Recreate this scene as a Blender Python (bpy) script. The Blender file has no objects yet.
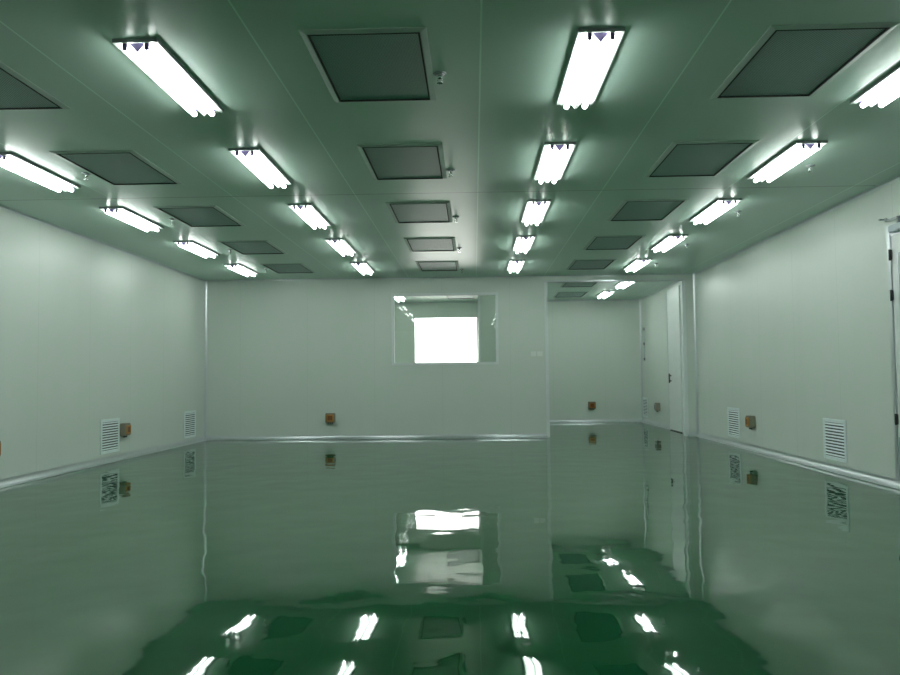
import bpy, bmesh, math
from mathutils import Vector, Matrix

S = bpy.context.scene
COL = S.collection

# ------------------------------------------------------------------ dimensions (metres)
H = 2.80                      # ceiling height
XL, XR = -4.71, 3.83          # side walls
YB, YD = -1.6, 14.05          # wall behind the camera, end wall
WT = 0.10                     # panel wall thickness
YF = 18.6                     # wall of the space beyond
OX0, OX1, OZ = 1.28, 3.62, 2.68      # doorway in the end wall
WX0, WX1, WZ0, WZ1 = -1.40, 0.40, 1.30, 2.50   # view window in the end wall
FX0, FX1, FZ0, FZ1 = -1.36, 0.085, 0.95, 2.44   # daylight window far away
PX0, PX1, PY0 = 0.10, 0.50, 15.2     # partition between the two far spaces

# ------------------------------------------------------------------ materials
def new_mat(name):
    m = bpy.data.materials.new(name); m.use_nodes = True
    nt = m.node_tree; b = nt.nodes['Principled BSDF']
    return m, nt, b

def N(nt, typ, **kw):
    n = nt.nodes.new(typ)
    for k, v in kw.items(): setattr(n, k, v)
    return n

def math_node(nt, op, a, b=None, c=None):
    n = N(nt, 'ShaderNodeMath', operation=op)
    for i, v in enumerate((a, b, c)):
        if v is None: continue
        if isinstance(v, (int, float)): n.inputs[i].default_value = v
        else: nt.links.new(v, n.inputs[i])
    return n.outputs[0]

def simple(name, col, rough=0.5, metal=0.0, noise=0.06, scale=9.0, spec=0.5):
    m, nt, b = new_mat(name)
    g = N(nt, 'ShaderNodeNewGeometry')
    no = N(nt, 'ShaderNodeTexNoise'); no.inputs['Scale'].default_value = scale
    no.inputs['Detail'].default_value = 3
    nt.links.new(g.outputs['Position'], no.inputs['Vector'])
    r = N(nt, 'ShaderNodeMapRange')
    r.inputs['To Min'].default_value = 1 - noise; r.inputs['To Max'].default_value = 1 + noise
    nt.links.new(no.outputs['Fac'], r.inputs['Value'])
    mx = N(nt, 'ShaderNodeVectorMath', operation='SCALE')
    mx.inputs[0].default_value = col[:3]
    nt.links.new(r.outputs[0], mx.inputs['Scale'])
    nt.links.new(mx.outputs[0], b.inputs['Base Color'])
    b.inputs['Roughness'].default_value = rough
    b.inputs['Metallic'].default_value = metal
    b.inputs['Specular IOR Level'].default_value = spec
    return m

def panel_mat(name, col, rough, seam_axis, pitch, phase, seam_w, seam_gain, streak, bump, spec=0.5, cross=None):
    """painted sandwich-panel sheet: joints every `pitch` m plus the faint waviness of thin sheet metal"""
    m, nt, b = new_mat(name)
    g = N(nt, 'ShaderNodeNewGeometry')
    sp = N(nt, 'ShaderNodeSeparateXYZ'); nt.links.new(g.outputs['Position'], sp.inputs[0])
    v = sp.outputs[seam_axis]
    t = math_node(nt, 'ADD', v, -phase)
    t = math_node(nt, 'DIVIDE', t, pitch)
    fr = math_node(nt, 'FRACT', t)
    d = math_node(nt, 'ABSOLUTE', math_node(nt, 'ADD', fr, -0.5))       # 0.5 at the joint
    d = math_node(nt, 'MULTIPLY', math_node(nt, 'SUBTRACT', 0.5, d), pitch)
    line = math_node(nt, 'LESS_THAN', d, seam_w / 2)
    mp = N(nt, 'ShaderNodeMapping'); mp.inputs['Scale'].default_value = streak
    nt.links.new(g.outputs['Position'], mp.inputs['Vector'])
    no = N(nt, 'ShaderNodeTexNoise'); no.inputs['Scale'].default_value = 1.0
    no.inputs['Detail'].default_value = 2.0
    nt.links.new(mp.outputs[0], no.inputs['Vector'])
    r = N(nt, 'ShaderNodeMapRange')
    r.inputs['To Min'].default_value = 0.97; r.inputs['To Max'].default_value = 1.03
    nt.links.new(no.outputs['Fac'], r.inputs['Value'])
    gain = math_node(nt, 'MULTIPLY_ADD', line, seam_gain, 1.0)
    if cross is not None:
        dc = math_node(nt, 'ABSOLUTE', math_node(nt, 'ADD', sp.outputs[cross[0]], -cross[1]))
        lc = math_node(nt, 'LESS_THAN', dc, cross[2] / 2)
        gain = math_node(nt, 'MULTIPLY', gain, math_node(nt, 'MULTIPLY_ADD', lc, cross[3], 1.0))
    f = math_node(nt, 'MULTIPLY', gain, r.outputs[0])
    mx = N(nt, 'ShaderNodeVectorMath', operation='SCALE'); mx.inputs[0].default_value = col
    nt.links.new(f, mx.inputs['Scale']); nt.links.new(mx.outputs[0], b.inputs['Base Color'])
    b.inputs['Roughness'].default_value = rough
    b.inputs['Specular IOR Level'].default_value = spec
    bp = N(nt, 'ShaderNodeBump'); bp.inputs['Strength'].default_value = 1.0
    bp.inputs['Distance'].default_value = bump
    nt.links.new(no.outputs['Fac'], bp.inputs['Height']); nt.links.new(bp.outputs[0], b.inputs['Normal'])
    return m

WALL = (0.595, 0.660, 0.612)
M_side = panel_mat('painted_wall_panel_side', WALL, 0.33, 1, 1.18, 0.35, 0.006, -0.16, (0.3, 1.7, 0.08), 0.006)
M_end = panel_mat('painted_wall_panel_end', WALL, 0.36, 0, 1.18, -0.55, 0.006, -0.10, (1.7, 0.3, 0.08), 0.004)
M_ceil = panel_mat('painted_ceiling_panel', (0.475, 0.635, 0.555), 0.34, 0, 1.18, 0.055, 0.010, 0.42, (0.9, 0.25, 0.3), 0.004, 0.55,
                   cross=(1, 7.65, 0.018, -0.6))
M_alu = simple('brushed_aluminium', (0.62, 0.66, 0.68), 0.28, 0.85)
M_white = simple('white_enamel', (0.80, 0.84, 0.82), 0.35)
M_tray = simple('grey_fixture_steel', (0.30, 0.34, 0.35), 0.4, 0.3)
M_holder_end_shade = simple('violet_grey_plastic_and_end_shade', (0.12, 0.09, 0.22), 0.45)
M_plate = None
M_gap = simple('gap_shade_black', (0.006, 0.010, 0.010), 0.7)
M_flange = simple('painted_diffuser_flange', (0.40, 0.49, 0.44), 0.5, spec=0.3)
M_frame = simple('matt_anodised_frame', (0.70, 0.75, 0.75), 0.6, 0.1)
M_grille = simple('pale_louvre_enamel', (0.76, 0.86, 0.87), 0.35)
M_dark = simple('dark_duct', (0.05, 0.08, 0.08), 0.7)
M_box = simple('brownish_grey_plastic', (0.22, 0.21, 0.16), 0.5)
M_orange = simple('amber_plastic', (0.42, 0.20, 0.03), 0.45)
M_brown = simple('dark_brown_plastic', (0.17, 0.05, 0.01), 0.45)
M_chrome = simple('chrome', (0.75, 0.78, 0.80), 0.12, 1.0)
M_switch = simple('white_switch_plastic', (0.74, 0.79, 0.75), 0.35)
M_hinge = simple('dark_steel_hinge', (0.05, 0.055, 0.06), 0.4, 0.5)
M_leaf = simple('pale_door_enamel', (0.70, 0.75, 0.74), 0.28)
M_slate = simple('blue_grey_door_enamel', (0.33, 0.40, 0.45), 0.35)

def plate_mat():
    m, nt, b = new_mat('perforated_diffuser_plate')
    g = N(nt, 'ShaderNodeNewGeometry')
    sp = N(nt, 'ShaderNodeSeparateXYZ'); nt.links.new(g.outputs['Position'], sp.inputs[0])
    k = 2 * math.pi / 0.016
    sx = math_node(nt, 'SINE', math_node(nt, 'MULTIPLY', sp.outputs[0], k))
    sy = math_node(nt, 'SINE', math_node(nt, 'MULTIPLY', sp.outputs[1], k))
    hole = math_node(nt, 'GREATER_THAN', math_node(nt, 'MULTIPLY', sx, sy), 0.35)
    mix = N(nt, 'ShaderNodeMix', data_type='RGBA')
    mix.inputs[6].default_value = (0.29, 0.41, 0.40, 1); mix.inputs[7].default_value = (0.09, 0.13, 0.125, 1)
    nt.links.new(hole, mix.inputs[0]); nt.links.new(mix.outputs[2], b.inputs['Base Color'])
    b.inputs['Roughness'].default_value = 0.45
    b.inputs['Specular IOR Level'].default_value = 0.38
    return m
M_plate = plate_mat()

def floor_mat():
    m, nt, b = new_mat('wet_look_green_epoxy')
    g = N(nt, 'ShaderNodeNewGeometry')
    n1 = N(nt, 'ShaderNodeTexNoise'); n1.inputs['Scale'].default_value = 1.0; n1.inputs['Detail'].default_value = 1.0
    mp1 = N(nt, 'ShaderNodeMapping'); mp1.inputs['Scale'].default_value = (2.6, 1.9, 1)
    nt.links.new(g.outputs['Position'], mp1.inputs[0]); nt.links.new(mp1.outputs[0], n1.inputs['Vector'])
    n2 = N(nt, 'ShaderNodeTexNoise'); n2.inputs['Scale'].default_value = 7.0; n2.inputs['Detail'].default_value = 1.0
    nt.links.new(g.outputs['Position'], n2.inputs['Vector'])
    n3 = N(nt, 'ShaderNodeTexNoise'); n3.inputs['Scale'].default_value = 0.6; n3.inputs['Detail'].default_value = 3.0
    nt.links.new(g.outputs['Position'], n3.inputs['Vector'])
    b1 = N(nt, 'ShaderNodeBump'); b1.inputs['Distance'].default_value = FLOOR_W1
    nt.links.new(n1.outputs['Fac'], b1.inputs['Height'])
    b2 = N(nt, 'ShaderNodeBump'); b2.inputs['Distance'].default_value = FLOOR_W2
    nt.links.new(n2.outputs['Fac'], b2.inputs['Height']); nt.links.new(b1.outputs[0], b2.inputs['Normal'])
    nt.links.new(b2.outputs[0], b.inputs['Normal'])
    r = N(nt, 'ShaderNodeMapRange'); r.inputs['To Min'].default_value = 0.9; r.inputs['To Max'].default_value = 1.1
    nt.links.new(n3.outputs['Fac'], r.inputs['Value'])
    mx = N(nt, 'ShaderNodeVectorMath', operation='SCALE'); mx.inputs[0].default_value = FLOOR_COL
    nt.links.new(r.outputs[0], mx.inputs['Scale']); nt.links.new(mx.outputs[0], b.inputs['Base Color'])
    b.inputs['Roughness'].default_value = 0.025
    b.inputs['IOR'].default_value = 1.34
    b.inputs['Specular Tint'].default_value = (0.35, 1.0, 0.62, 1)
    return m
FLOOR_W1, FLOOR_W2 = 0.0042, 0.00040
FLOOR_COL = (0.0002, 0.060, 0.016)
M_floor = floor_mat()

def emit_mat(name, col, strength):
    m = bpy.data.materials.new(name); m.use_nodes = True
    nt = m.node_tree; nt.nodes.clear()
    e = N(nt, 'ShaderNodeEmission'); e.inputs[0].default_value = (*col, 1); e.inputs[1].default_value = strength
    o = N(nt, 'ShaderNodeOutputMaterial'); nt.links.new(e.outputs[0], o.inputs[0])
    return m
TUBE = 17.0
M_tube = emit_mat('lit_fluorescent_tube', (0.925, 1.0, 0.95), TUBE)

def glass_mat():
    m = bpy.data.materials.new('window_glass'); m.use_nodes = True
    nt = m.node_tree; nt.nodes.clear()
    fr = N(nt, 'ShaderNodeFresnel'); fr.inputs[0].default_value = 1.5
    tr = N(nt, 'ShaderNodeBsdfTransparent'); tr.inputs[0].default_value = (0.95, 0.98, 0.96, 1)
    gl = N(nt, 'ShaderNodeBsdfGlossy'); gl.inputs['Roughness'].default_value = 0.0
    mx = N(nt, 'ShaderNodeMixShader'); o = N(nt, 'ShaderNodeOutputMaterial')
    nt.links.new(fr.outputs[0], mx.inputs[0]); nt.links.new(tr.outputs[0], mx.inputs[1])
    nt.links.new(gl.outputs[0], mx.inputs[2]); nt.links.new(mx.outputs[0], o.inputs[0])
    return m
M_glass = glass_mat()

# ------------------------------------------------------------------ mesh helpers
def box(bm, x0, x1, y0, y1, z0, z1, mi=0):
    vs = [bm.verts.new((x, y, z)) for x in (x0, x1) for y in (y0, y1) for z in (z0, z1)]
    for q in ((0, 1, 3, 2), (4, 6, 7, 5), (0, 4, 5, 1), (2, 3, 7, 6), (0, 2, 6, 4), (1, 5, 7, 3)):
        bm.faces.new([vs[i] for i in q]).material_index = mi
    return vs

def bev(bm, w, seg=2):
    bmesh.ops.recalc_face_normals(bm, faces=bm.faces)
    bmesh.ops.bevel(bm, geom=list(bm.edges), offset=w, segments=seg, affect='EDGES', clamp_overlap=True)

def cyl(bm, p0, p1, r, n=16, mi=0, r1=None):
    p0, p1 = Vector(p0), Vector(p1); d = (p1 - p0).normalized()
    a = d.orthogonal().normalized(); b = d.cross(a); r1 = r if r1 is None else r1
    A = [bm.verts.new(p0 + (a * math.cos(t) + b * math.sin(t)) * r) for t in (2 * math.pi * i / n for i in range(n))]
    B = [bm.verts.new(p1 + (a * math.cos(t) + b * math.sin(t)) * r1) for t in (2 * math.pi * i / n for i in range(n))]
    for i in range(n):
        f = bm.faces.new((A[i], A[(i + 1) % n], B[(i + 1) % n], B[i])); f.material_index = mi; f.smooth = True
    bm.faces.new(A[::-1]).material_index = mi; bm.faces.new(B).material_index = mi

def prism(bm, prof, axis_from, axis_to, place):
    """extrude a closed 2-D profile; place(u, v, t) -> point"""
    A = [bm.verts.new(place(u, v, axis_from)) for u, v in prof]
    B = [bm.verts.new(place(u, v, axis_to)) for u, v in prof]
    n = len(prof)
    for i in range(n): bm.faces.new((A[i], A[(i + 1) % n], B[(i + 1) % n], B[i]))
    bm.faces.new(A[::-1]); bm.faces.new(B)

def obj(name, bm, mats, parent=None, kind=None, loc=None):
    bmesh.ops.recalc_face_normals(bm, faces=bm.faces)
    me = bpy.data.meshes.new(name); bm.to_mesh(me); bm.free()
    if not isinstance(mats, (list, tuple)): mats = [mats]
    for m in mats: me.materials.append(m)
    o = bpy.data.objects.new(name, me); COL.objects.link(o)
    if parent: o.parent = parent
    if kind: o['kind'] = kind
    if loc: o.location = loc
    return o

def thing(name, label, cat, loc, rot=0.0, group=None, kind=None):
    o = bpy.data.objects.new(name, None); COL.objects.link(o)
    o.empty_display_size = 0.1
    o.location = loc; o.rotation_euler = (0, 0, rot)
    if label: o['label'] = label
    if cat: o['category'] = cat
    if group: o['group'] = group
    if kind: o['kind'] = kind
    return o

def dup(root, loc, label, rot=None):
    r = root.copy(); COL.objects.link(r); r.location = loc
    if rot is not None: r.rotation_euler = (0, 0, rot)
    r['label'] = label
    for ch in list(root.children):
        c = ch.copy(); COL.objects.link(c); c.parent = r
        for g in list(ch.children):
            d = g.copy(); COL.objects.link(d); d.parent = c
    return r

def struct(name, fn, mats, parent=None):
    bm = bmesh.new(); fn(bm); return obj(name, bm, mats, parent, None if parent else 'structure')

# ------------------------------------------------------------------ room shell
struct('floor', lambda b: box(b, XL - .1, XR + .1, YB - .1, YF + .1, -0.12, 0), M_floor)
struct('ceiling', lambda b: box(b, XL - .1, XR + .1, YB - .1, YF + .1, H, H + 0.12), M_ceil)
DY0, DY1, DZ = 6.45, 7.48, 2.33           # door in the right wall
struct('wall_left', lambda b: box(b, XL - WT, XL, YB, YF, 0, H), M_side)
def wr(b):
    box(b, XR, XR + WT, YB, DY0, 0, H); box(b, XR, XR + WT, DY1, YF, 0, H); box(b, XR, XR + WT, DY0, DY1, DZ, H)
struct('wall_right', wr, M_side)
struct('wall_behind', lambda b: box(b, XL, XR, YB - WT, YB, 0, H), M_end)
def we(b):
    y0, y1 = YD, YD + WT
    box(b, XL, WX0, y0, y1, 0, H)
    box(b, WX0, WX1, y0, y1, 0, WZ0); box(b, WX0, WX1, y0, y1, WZ1, H)
    box(b, WX1, OX0, y0, y1, 0, H)
    box(b, OX0, OX1, y0, y1, OZ, H)
    box(b, OX1, XR, y0, y1, 0, H)
struct('wall_end', we, M_end)
def wf(b):
    y0, y1 = YF, YF + WT
    box(b, XL, FX0, y0, y1, 0, H); box(b, FX0, FX1, y0, y1, 0, FZ0); box(b, FX0, FX1, y0, y1, FZ1, H)
    box(b, FX1, XR, y0, y1, 0, H)
struct('wall_far', wf, M_end)
struct('wall_partition', lambda b: box(b, PX0, PX1, PY0, YF, 0, H), M_end)
struct('trim_partition', lambda b: box(b, PX0 - .012, PX0 + .03, PY0 - .012, PY0 + .02, 0, H - .001), M_frame)

# cove trims: concave quarter profile
def cove_prof(r, lip=0.012, n=8):
    p = [(0, 0), (r + lip, 0), (r + lip, 0.004)]
    for i in range(n + 1):
        t = math.pi / 2 * i / n
        p.append((r + 0.004 - r * math.sin(t), 0.004 + r - r * math.cos(t)))
    p += [(0.004, r + lip), (0, r + lip)]
    return p
BR = 0.062
def base_y(b, xw, sx, y0, y1, r=BR, z=0.0, sz=1):
    prism(b, cove_prof(r), y0, y1, lambda u, v, t: (xw + sx * u, t, z + sz * v))
def base_x(b, yw, sy, x0, x1, r=BR, z=0.0, sz=1):
    prism(b, cove_prof(r), x0, x1, lambda u, v, t: (t, yw + sy * u, z + sz * v))
def corner(b, xw, sx, yw, sy, z0=0.0, z1=H, r=0.032):
    prism(b, cove_prof(r, 0.006), z0, z1, lambda u, v, t: (xw + sx * u, yw + sy * v, t))
struct('baseboard_left', lambda b: base_y(b, XL, 1, YB, YD), M_alu)
def br(b): base_y(b, XR, -1, YB, YD)
struct('baseboard_right', br, M_alu)
def be(b): base_x(b, YD, -1, XL, OX0 - .03); base_x(b, YD, -1, OX1 + .03, XR)
struct('baseboard_end', be, M_alu)
struct('baseboard_far', lambda b: base_x(b, YF, -1, PX1, XR), M_alu)
struct('baseboard_recess', lambda b: base_y(b, XR, -1, YD + WT, YF), M_alu)
struct('trim_1', lambda b: corner(b, XL, 1, YD, -1), M_alu)
struct('trim_2', lambda b: corner(b, XR, -1, YD, -1), M_alu)
struct('trim_3', lambda b: corner(b, XR, -1, YF, -1), M_alu)
struct('trim_4', lambda b: base_y(b, XL, 1, YB, YD, 0.022, H, -1), M_alu)
struct('trim_5', lambda b: base_y(b, XR, -1, YB, YD, 0.022, H, -1), M_alu)
struct('trim_6', lambda b: base_x(b, YD, -1, XL, XR, 0.012, H, -1), M_alu)
struct('trim_7', lambda b: (base_x(b, YF, -1, XL, PX0, 0.022, H, -1), base_x(b, YF, -1, PX1, XR, 0.022, H, -1), base_y(b, XR, -1, YD + WT, YF, 0.022, H, -1)), M_alu)

# doorway casing (aluminium channel round the opening)
d1 = thing('door_1', None, None, (0, 0, 0), kind='structure')
def jamb(b, x0, x1, z1=OZ):
    box(b, x0, x1, YD - .012, YD + WT + .012, 0, z1)
struct('jamb', lambda b: (jamb(b, OX0 - .045, OX0 + .012), bev(b, .004)), M_frame, d1)
struct('jamb', lambda b: (jamb(b, OX1 - .012, OX1 + .045), bev(b, .004)), M_frame, d1)
struct('head_casing', lambda b: (box(b, OX0 - .045, OX1 + .045, YD - .010, YD + WT + .010, OZ, OZ + .035), bev(b, .003)), M_alu, d1)

# view window
w1 = thing('window_1', None, None, (0, 0, 0), kind='structure')
def ring(b, x0, x1, z0, z1, w, y0, y1):
    box(b, x0, x0 + w, y0, y1, z0, z1); box(b, x1 - w, x1, y0, y1, z0, z1)
    box(b, x0 + w, x1 - w, y0, y1, z0, z0 + w); box(b, x0 + w, x1 - w, y0, y1, z1 - w, z1)
struct('window_frame', lambda b: ring(b, WX0 - .03, WX1 + .03, WZ0 - .035, WZ1 + .02, .045, YD - .012, YD + WT + .012), M_frame, w1)
struct('window_pane', lambda b: box(b, WX0, WX1, YD + .05, YD + .056, WZ0, WZ1), M_glass, w1)
def latch(b):
    box(b, WX1 - .040, WX1 - .018, YD - .02, YD + .02, 1.89, 1.94); box(b, WX1 - .048, WX1 - .014, YD - .03, YD - .02, 1.905, 1.922)
    bev(b, .003)
struct('window_latch', latch, M_switch, w1)

# daylight window in the far wall
w2 = thing('window_2', None, None, (0, 0, 0), kind='structure')
def fw(b):
    ring(b, FX0 - .02, FX1 + .01, FZ0 - .02, FZ1 + .015, .025, YF - .01, YF + WT)
    box(b, -.315, -.297, YF + .03, YF + .06, FZ0, FZ1)
struct('window_frame', fw, M_frame, w2)
struct('window_pane', lambda b: box(b, FX0, FX1, YF + .04, YF + .046, FZ0, FZ1), M_glass, w2)

# door in the right wall, with closer
d2 = thing('door_2', None, None, (0, 0, 0), kind='structure')
def dframe(b):
    box(b, XR - .028, XR + WT, DY1 - .04, DY1 + .02, .08, DZ + .05)
    box(b, XR - .028, XR + WT, DY0 - .05, DY0 + .04, .08, DZ + .05)
    box(b, XR - .028, XR + WT, DY0 + .04, DY1 - .04, DZ - .04, DZ + .05)
    bev(b, .004)
struct('door_frame', dframe, M_alu, d2)
struct('door_leaf', lambda b: (box(b, XR - .02, XR + .03, DY0 + .045, DY1 - .045, .08, DZ - .045), bev(b, .004)), M_leaf, d2)
struct('kick_plate', lambda b: (box(b, XR - .026, XR - .020, DY0 + .06, DY1 - .06, .10, .46), bev(b, .001, 1)), M_slate, d2)
struct('vision_panel_frame', lambda b: [box(b, XR - .03, XR - .02, y0, y1, z0, z1) for y0, y1, z0, z1 in
       ((DY1 - .17, DY1 - .15, 1.1, 2.13), (DY0 + .35, DY0 + .37, 1.1, 2.13), (DY0 + .37, DY1 - .17, 1.1, 1.12), (DY0 + .37, DY1 - .17, 2.11, 2.13))], M_alu, d2)
for z in (2.11, 1.74, .62):
    struct('door_hinge', lambda b: (cyl(b, (XR - .036, DY1 - .043, z - .05), (XR - .036, DY1 - .043, z + .05), .011, 12),
           box(b, XR - .033, XR - .026, DY1 - .065, DY1 - .02, z - .045, z + .045)), M_hinge, d2)
def closer(b):
    box(b, XR - .075, XR - .02, DY1 - .38, DY1 - .10, DZ - .03, DZ + .035); bev(b, .008)
struct('door_closer', closer, M_slate, d2)
def carm(b):
    box(b, XR - .090, XR - .002, DY1 + .005, DY1 + .030, DZ + .108, DZ + .122)
    box(b, XR - .045, XR - .028, DY1 - .24, DY1 + .010, DZ + .092, DZ + .104)
    cyl(b, (XR - .040, DY1 - .005, DZ + .09), (XR - .040, DY1 - .005, DZ + .125), .012, 12)
    cyl(b, (XR - .040, DY1 - .22, DZ + .03), (XR - .040, DY1 - .22, DZ + .104), .014, 12)
struct('closer_arm', carm, M_tray, d2)

# ------------------------------------------------------------------ ceiling lights
L = 1.11
def make_light():
    t = thing('fluorescent_light', 'x', 'ceiling light', (0, 0, 0), group='twin-tube fluorescent ceiling lights')
    bm = bmesh.new()
    # shallow tray: dark sides (0), bright enamelled underside (1)
    w0, w1, h = .118, .101, .020
    A = [bm.verts.new((x, y, 0)) for x, y in ((-w0, 0), (w0, 0), (w0, L), (-w0, L))]
    B = [bm.verts.new((x, y, -h)) for x, y in ((-w0, 0), (w0, 0), (w0, L), (-w0, L))]
    C = [bm.verts.new((x, y, -h)) for x, y in ((-w1, .012), (w1, .012), (w1, L - .012), (-w1, L - .012))]
    D = [bm.verts.new((x, y, -h + .010)) for x, y in ((-w1 + .02, .03), (w1 - .02, .03), (w1 - .02, L - .03), (-w1 + .02, L - .03))]
    bm.faces.new(A)
    for i in range(4):
        j = (i + 1) % 4
        bm.faces.new((A[i], A[j], B[j], B[i])).material_index = 0
        bm.faces.new((B[i], B[j], C[j], C[i])).material_index = 1
        bm.faces.new((C[i], C[j], D[j], D[i])).material_index = 1
    bm.faces.new(D).material_index = 1
    obj('housing', bm, [M_tray, M_white], t)
    bm = bmesh.new()
    prism(bm, [(-.036, -h + .010), (.036, -h + .010), (.036, -h), (.003, -h - .036), (-.003, -h - .036), (-.036, -h)], .035, L - .035, lambda u, v, y: (u, y, v))
    bmesh.ops.recalc_face_normals(bm, faces=bm.faces)
    for f in bm.faces:
        if abs(f.normal.y) > .5: f.material_index = 1  # ridge ends coloured dark violet in place of their shade
    obj('reflector_ridge', bm, [M_white, M_holder_end_shade], t)
    for s in (-1, 1):
        x = s * .058; zt = -h - .024
        bm = bmesh.new()
        cyl(bm, (x, .022, zt), (x, L - .045, zt), .0165, 14, 0)
        cyl(bm, (x, L - .045, zt), (x, L - .034, zt), .0168, 14, 1)
        obj('lamp_tube', bm, [M_tube, M_alu], t)
        for y0, dy in ((.012, .012), (L - .034, .018)):
            bm = bmesh.new(); box(bm, x - .012, x + .012, y0, y0 + dy, zt - .012, -h + .009); bev(bm, .003)
            obj('lamp_holder', bm, M_holder_end_shade, t)
    return t

COLS = {'A': (-3.66, 'far left column'), 'B': (-1.735, 'second column from left'), 'C': (0.668, 'third column from left'), 'D': (2.58, 'far right column')}
ROWS = [4.05, 6.04, 8.01, 10.04, 12.10]
ordn = ['nearest', 'second', 'third', 'fourth', 'fifth']
L0 = make_light(); first = True
def put_light(x, y, label):
    global first
    if first:
        L0.location = (x, y, H); L0['label'] = label; first = False; return L0
    return dup(L0, (x, y, H), label)
near = ['nearest and largest', 'second nearest', 'third nearest', 'fourth nearest', 'farthest and smallest']
cname = {'A': 'in the light column by the left wall', 'B': 'in the second light column from left',
         'C': 'in the third light column from left', 'D': 'in the light column by the right wall'}
for c, (x, _) in COLS.items():
    for i, y in enumerate(ROWS):
        if c == 'A':
            lab = ['nearest', 'nearest, cut by photo edge,', 'second nearest', 'third nearest', 'farthest'][i]
            if i == 0: lab = 'unseen nearest'
        elif c == 'D':
            lab = ['nearest, cut by photo edge,', 'second nearest', 'third nearest', 'fourth nearest', 'farthest'][i]
        else:
            lab = near[i]
        o = put_light(x, y + (.09 if c == 'D' else 0), 'lit ceiling light, %s %s' % (lab, cname[c]))
for c, (x, _) in COLS.items():      # the row just above and behind the camera
    put_light(x, 2.03, 'lit ceiling light overhead, out of view, %s' % cname[c])
put_light(2.86, 14.72, 'lit fluorescent ceiling light beyond the doorway, the nearer one cut by its header')
put_light(2.80, 16.66, 'lit fluorescent ceiling light beyond the doorway, the farther one by the recess wall')
put_light(-1.60, 16.72, 'lit fluorescent ceiling light seen through the end window at its upper left')
put_light(-1.60, 14.72, 'lit fluorescent ceiling light behind the end window, seen only in the floor reflection')

put_light(-3.70, 14.72, 'added ceiling fill light behind the end wall, out of view, nearer of two')  # unseen pair added to brighten the room behind the end window
put_light(-3.70, 16.72, 'added ceiling fill light behind the end wall, out of view, farther of two')

put_light(1.00, 14.72, 'added ceiling fill light beyond the doorway, hidden by the end wall, nearer of two')  # hidden pair added to brighten the recess past the doorway
put_light(1.00, 16.66, 'added ceiling fill light beyond the doorway, hidden by the end wall, farther of two')

# ------------------------------------------------------------------ air diffusers
def make_diffuser():
    t = thing('air_diffuser', 'x', 'air diffuser', (0, 0, 0), group='perforated air diffusers in the ceiling')
    hx, hy, fl = .288, .50, .036
    bm = bmesh.new()
    prof = [(-fl, 0), (0, 0), (0, -.011), (-.004, -.012), (-fl, -.004)]   # flange section, outward negative
    def seg(p): return p
    rings = []
    for u, v in prof:
        ox, oy = hx - u, hy - u
        rings.append([bm.verts.new((sx * ox, sy * oy, v)) for sx, sy in ((-1, -1), (1, -1), (1, 1), (-1, 1))])
    n = len(prof)
    for k in range(n):
        a, b = rings[k], rings[(k + 1) % n]
        for i in range(4):
            j = (i + 1) % 4; bm.faces.new((a[i], a[j], b[j], b[i]))
    obj('flange', bm, M_flange, t)
    bm = bmesh.new(); q = .009
    for x0, x1, y0, y1 in ((-hx, -hx + q, -hy, hy), (hx - q, hx, -hy, hy), (-hx + q, hx - q, -hy, -hy + q), (-hx + q, hx - q, hy - q, hy)):
        box(bm, x0, x1, y0, y1, -.0135, -.0005)
    obj('gap_shade_strip', bm, M_gap, t)  # black strips round the plate stand in for the shade in its gap
    bm = bmesh.new(); g = .0095
    box(bm, -hx + g, hx - g, -hy + g, hy - g, -.005, -.0008); bev(bm, .001, 1)
    obj('perforated_plate', bm, M_plate, t)
    return t
D0 = make_diffuser(); dfirst = True
def put_diff(x, y, label):
    global dfirst
    if dfirst:
        D0.location = (x, y, H); D0['label'] = label; dfirst = False; return
    dup(D0, (x, y, H), label)
for cx, cn in ((-2.915, 'left column of diffusers'), (-0.545, 'middle column of diffusers'), (1.85, 'right column of diffusers')):
    for i, y in enumerate((4.56, 6.58, 8.58, 10.64, 12.68)):
        y += .04 if cx > 1 else (-.03 if cx > -1 else -.01)
        put_diff(cx, y, 'grey perforated air diffuser, %s in the %s' % (near[i] if not (cx < -2 and i == 0) else 'nearest, cut by photo edge,', cn))
put_diff(2.02, 15.30, 'grey ceiling air diffuser beyond the doorway, the nearer one under its header')
put_diff(2.08, 17.30, 'grey ceiling air diffuser beyond the doorway, the farther one by the recess wall')
put_diff(-0.27, 17.35, 'grey ceiling air diffuser seen through the end window above the bright daylight')
put_diff(-0.27, 15.35, 'grey ceiling air diffuser behind the end window, seen only in the floor reflection')

# ------------------------------------------------------------------ sprinkler heads
def make_sprinkler():
    t = thing('sprinkler_head', 'x', 'sprinkler', (0, 0, 0), group='small chrome sprinkler heads in the ceiling')
    bm = bmesh.new()
    cyl(bm, (0, 0, 0), (0, 0, -.006), .040, 24, 0, .036); cyl(bm, (0, 0, -.006), (0, 0, -.012), .030, 24, 0, .016)
    obj('escutcheon', bm, M_tray, t)
    bm = bmesh.new()
    cyl(bm, (0, 0, -.012), (0, 0, -.030), .011, 12)
    for s in (-1, 1):
        cyl(bm, (s * .009, 0, -.028), (s * .013, 0, -.042), .003, 8); cyl(bm, (s * .013, 0, -.042), (0, 0, -.056), .003, 8)
    obj('nozzle', bm, M_chrome, t)
    bm = bmesh.new(); cyl(bm, (0, 0, -.056), (0, 0, -.059), .019, 16); obj('deflector', bm, M_chrome, t)
    return t
K0 = make_sprinkler(); kf = True
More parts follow.
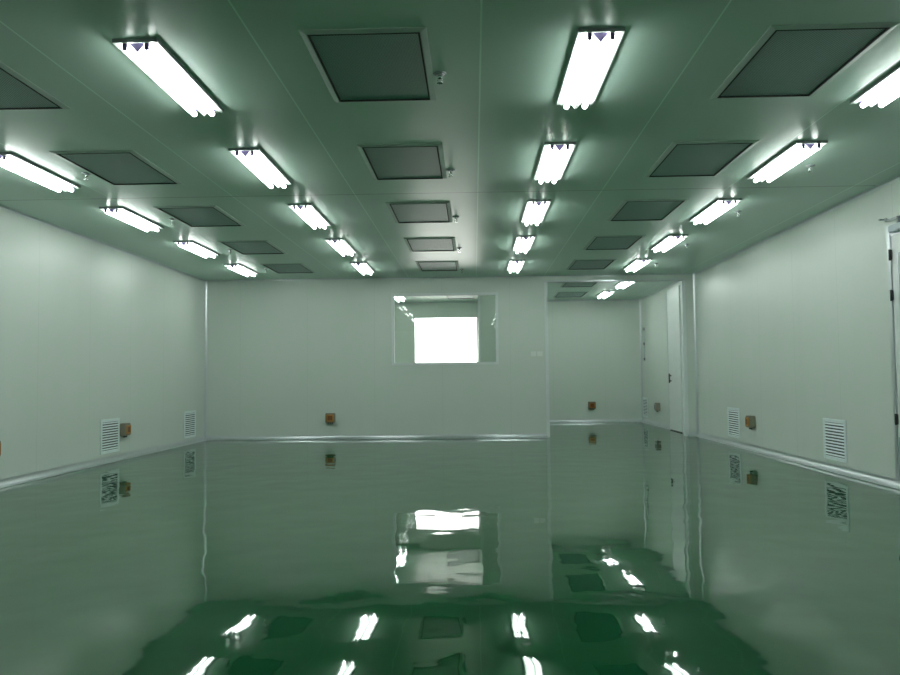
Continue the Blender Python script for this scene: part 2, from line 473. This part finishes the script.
for x, ys, what in ((-0.18, (4.62, 6.80, 8.80, 10.92, 13.05), 'beside the middle column of diffusers'),
                    (-3.27, (6.70, 8.66, 10.75, 12.62), 'in the left column of sprinklers'),
                    (2.87, (6.87, 8.75, 10.90, 12.70), 'in the right column of sprinklers')):
    for i, y in enumerate(ys):
        nm = ['nearest', 'second nearest', 'third nearest', 'fourth nearest', 'farthest'][i if i < len(ys) - 1 else 4]
        lab = 'small chrome sprinkler head on the ceiling, %s %s' % (nm, what)
        if kf: K0.location = (x, y, H); K0['label'] = lab; kf = False
        else: dup(K0, (x, y, H), lab)

# ------------------------------------------------------------------ return-air grilles
# built facing +X at the origin (wall plane x = 0), width along Y
def make_grille():
    t = thing('wall_grille', 'x', 'air grille', (0, 0, 0), group='white louvred return air grilles low on the walls')
    w, h, m = .27, .22, .04
    bm = bmesh.new()
    for y0, y1, z0, z1 in ((-w, -w + m, -h, h), (w - m, w, -h, h), (-w + m, w - m, -h, -h + m), (-w + m, w - m, h - m, h)):
        box(bm, .0005, .012, y0, y1, z0, z1)
    bev(bm, .003, 1)
    obj('frame', bm, M_grille, t)
    bm = bmesh.new(); box(bm, .0005, .002, -w + m, w - m, -h + m, h - m); obj('duct_backing', bm, M_dark, t)
    bm = bmesh.new(); n = 11; p = (2 * (h - m)) / n
    for i in range(n):
        z = -h + m + p * (i + .5)
        prism(bm, [(.003, z + .007), (.005, z + .011), (.016, z - .003), (.014, z - .007)], -w + m, w - m, lambda u, v, y: (u, y, v))
    obj('louvre_blades', bm, M_grille, t)
    return t
G0 = make_grille()
G0.location = (XL, 10.36, .335); G0['label'] = 'white louvred air grille on left wall, the nearer, beside the small box'
dup(G0, (XL, 13.30, .32), 'white louvred air grille on left wall, the farther, near the corner')
dup(G0, (XR, 8.77, .335), 'white louvred air grille on right wall, the nearer and largest', math.pi)
dup(G0, (XR, 12.13, .335), 'white louvred air grille on right wall, the farther, beside the small box', math.pi)
g5 = dup(G0, (XR, 18.31, .34), 'narrow air grille beyond the doorway, low on the right wall by the corner', math.pi)

# ------------------------------------------------------------------ power boxes
def make_socket(name, label, amber=True):
    t = thing(name, label, 'socket box', (0, 0, 0), group='small boxes low on the walls' if amber else None)
    bm = bmesh.new(); box(bm, .0005, .085, -.082, .082, -.082, .082); bev(bm, .008); obj('housing', bm, M_box, t)
    bm = bmesh.new()
    for y0, y1, z0, z1 in ((-.06, -.042, -.062, .055), (.042, .06, -.062, .055), (-.042, .042, -.062, -.042), (-.042, .042, .037, .055)):
        box(bm, .085, .098, y0, y1, z0, z1)
    obj('face_frame', bm, M_orange if amber else M_tray, t)
    bm = bmesh.new(); box(bm, .085, .094, -.042, .042, -.042, .037); bev(bm, .003, 1); obj('button_plate', bm, M_brown if amber else M_hinge, t)
    bm = bmesh.new()
    for y in (-.035, 0, .035): cyl(bm, (.045, y, -.081), (.045, y, -.105), .011, 10)
    obj('cable_gland', bm, M_dark, t)
    return t
S0 = make_socket('socket_box', 'small grey box with amber face on end wall, left of the window')
S0.location = (-2.50, YD, .37); S0.rotation_euler = (0, 0, -math.pi / 2)
dup(S0, (XL, 10.72, .395), 'small brown box with amber face on left wall beside the nearer grille', 0)
dup(S0, (XL, 7.73, .39), 'small reddish box on left wall, cut by the photo edge', 0)
dup(S0, (XR, 11.28, .395), 'small brown box with amber face on right wall beside the farther grille', math.pi)
dup(S0, (2.67, YF, .39), 'small box with amber face on the recess wall beyond the doorway', -math.pi / 2)
s6 = make_socket('socket_box', 'small dark grey box beyond the doorway, low on the right wall', False)
s6.location = (XR, 16.95, .40); s6.rotation_euler = (0, 0, math.pi)

# ------------------------------------------------------------------ light switches on the end wall
def make_switch():
    t = thing('light_switch', 'x', 'light switch', (0, 0, 0), group='white switch plates left of the doorway')
    bm = bmesh.new(); box(bm, -.048, .048, -.010, -.0005, -.043, .043); bev(bm, .003); obj('plate', bm, M_switch, t)
    for x in (-.018, .018):
        bm = bmesh.new(); box(bm, x - .013, x + .013, -.015, -.010, -.024, .024); bev(bm, .002, 1); obj('rocker', bm, M_white, t)
    return t
W0 = make_switch(); W0.location = (1.03, YD, 1.44); W0['label'] = 'white switch plate on end wall, left one of two beside the doorway'
dup(W0, (1.14, YD, 1.44), 'white switch plate on end wall, right one of two, next to the doorway jamb')

# ------------------------------------------------------------------ open door leaf parked along the recess wall
t = thing('sliding_door', 'tall pale door leaf standing open against the right wall beyond the doorway', 'door', (XR - .045, 14.9, 0))
bm = bmesh.new(); box(bm, -.02, .02, 0, .92, .012, 2.70); bev(bm, .003, 1); obj('leaf', bm, M_leaf, t)
bm = bmesh.new(); box(bm, -.024, .024, 92/100, .935, .012, 2.70); obj('edge_strip', bm, M_alu, t)
bm = bmesh.new()
cyl(bm, (-.06, .70, .90), (-.06, .70, 1.08), .013, 12)
for z in (.94, 1.04): cyl(bm, (-.02, .70, z), (-.06, .70, z), .011, 10)
obj('handle', bm, M_hinge, t)
bm = bmesh.new(); box(bm, -.05, -.024, -.05, .75, .002, .014); obj('floor_track', bm, M_hinge, t)
t = thing('wall_conduit', 'thin grey vertical conduit with three clips on the wall beyond the doorway', 'conduit', (XR, 18.25, 1.40))
bm = bmesh.new(); cyl(bm, (-.016, 0, 0), (-.016, 0, .72), .012, 10); obj('pipe', bm, M_frame, t)
for z in (.02, .36, .69):
    bm = bmesh.new(); box(bm, -.034, -.0005, -.03, .03, z - .03, z + .03); bev(bm, .004, 1); obj('clip', bm, M_tray, t)

# ------------------------------------------------------------------ daylight
w = bpy.data.worlds.new('World'); S.world = w; w.use_nodes = True
bg = w.node_tree.nodes['Background']
bg.inputs[0].default_value = (1.0, 0.90, 0.91, 1); bg.inputs[1].default_value = 7.0
la = bpy.data.lights.new('window_portal', 'AREA'); la.shape = 'RECTANGLE'
la.size = FX1 - FX0; la.size_y = FZ1 - FZ0; la.cycles.is_portal = True
lo = bpy.data.objects.new('window_portal', la); COL.objects.link(lo)
lo.location = ((FX0 + FX1) / 2, YF + WT + .02, (FZ0 + FZ1) / 2); lo.rotation_euler = (-math.pi / 2, 0, 0)

# ------------------------------------------------------------------ camera
cam = bpy.data.cameras.new('camera'); co = bpy.data.objects.new('camera', cam); COL.objects.link(co)
f, yaw, pitch, roll = 809.26, 0.0293863, 0.0508325, -0.0102844
F = Vector((-math.sin(yaw) * math.cos(pitch), math.cos(yaw) * math.cos(pitch), math.sin(pitch)))
R0 = Vector((math.cos(yaw), math.sin(yaw), 0)); U0 = R0.cross(F)
c, s = math.cos(roll), math.sin(roll)
Rr = R0 * c + U0 * s; Uu = U0 * c - R0 * s
mt = Matrix((Rr, Uu, -F)).transposed().to_4x4(); mt.translation = Vector((0, 0, 1.02629))
co.matrix_world = mt
cam.sensor_width = 36; cam.lens = f / 900 * 36; cam.clip_start = .05; cam.clip_end = 200
S.camera = co

S.view_settings.view_transform = 'Standard'; S.view_settings.look = 'None'
S.view_settings.gamma = 1.0; S.view_settings.exposure = 0.53
S.cycles.max_bounces = 14; S.cycles.diffuse_bounces = 8; S.cycles.glossy_bounces = 8; S.cycles.transparent_max_bounces = 16
S.cycles.sample_clamp_indirect = 6.0; S.cycles.blur_glossy = 0.3
S.cycles.use_light_tree = True
S.cycles.use_denoising = True
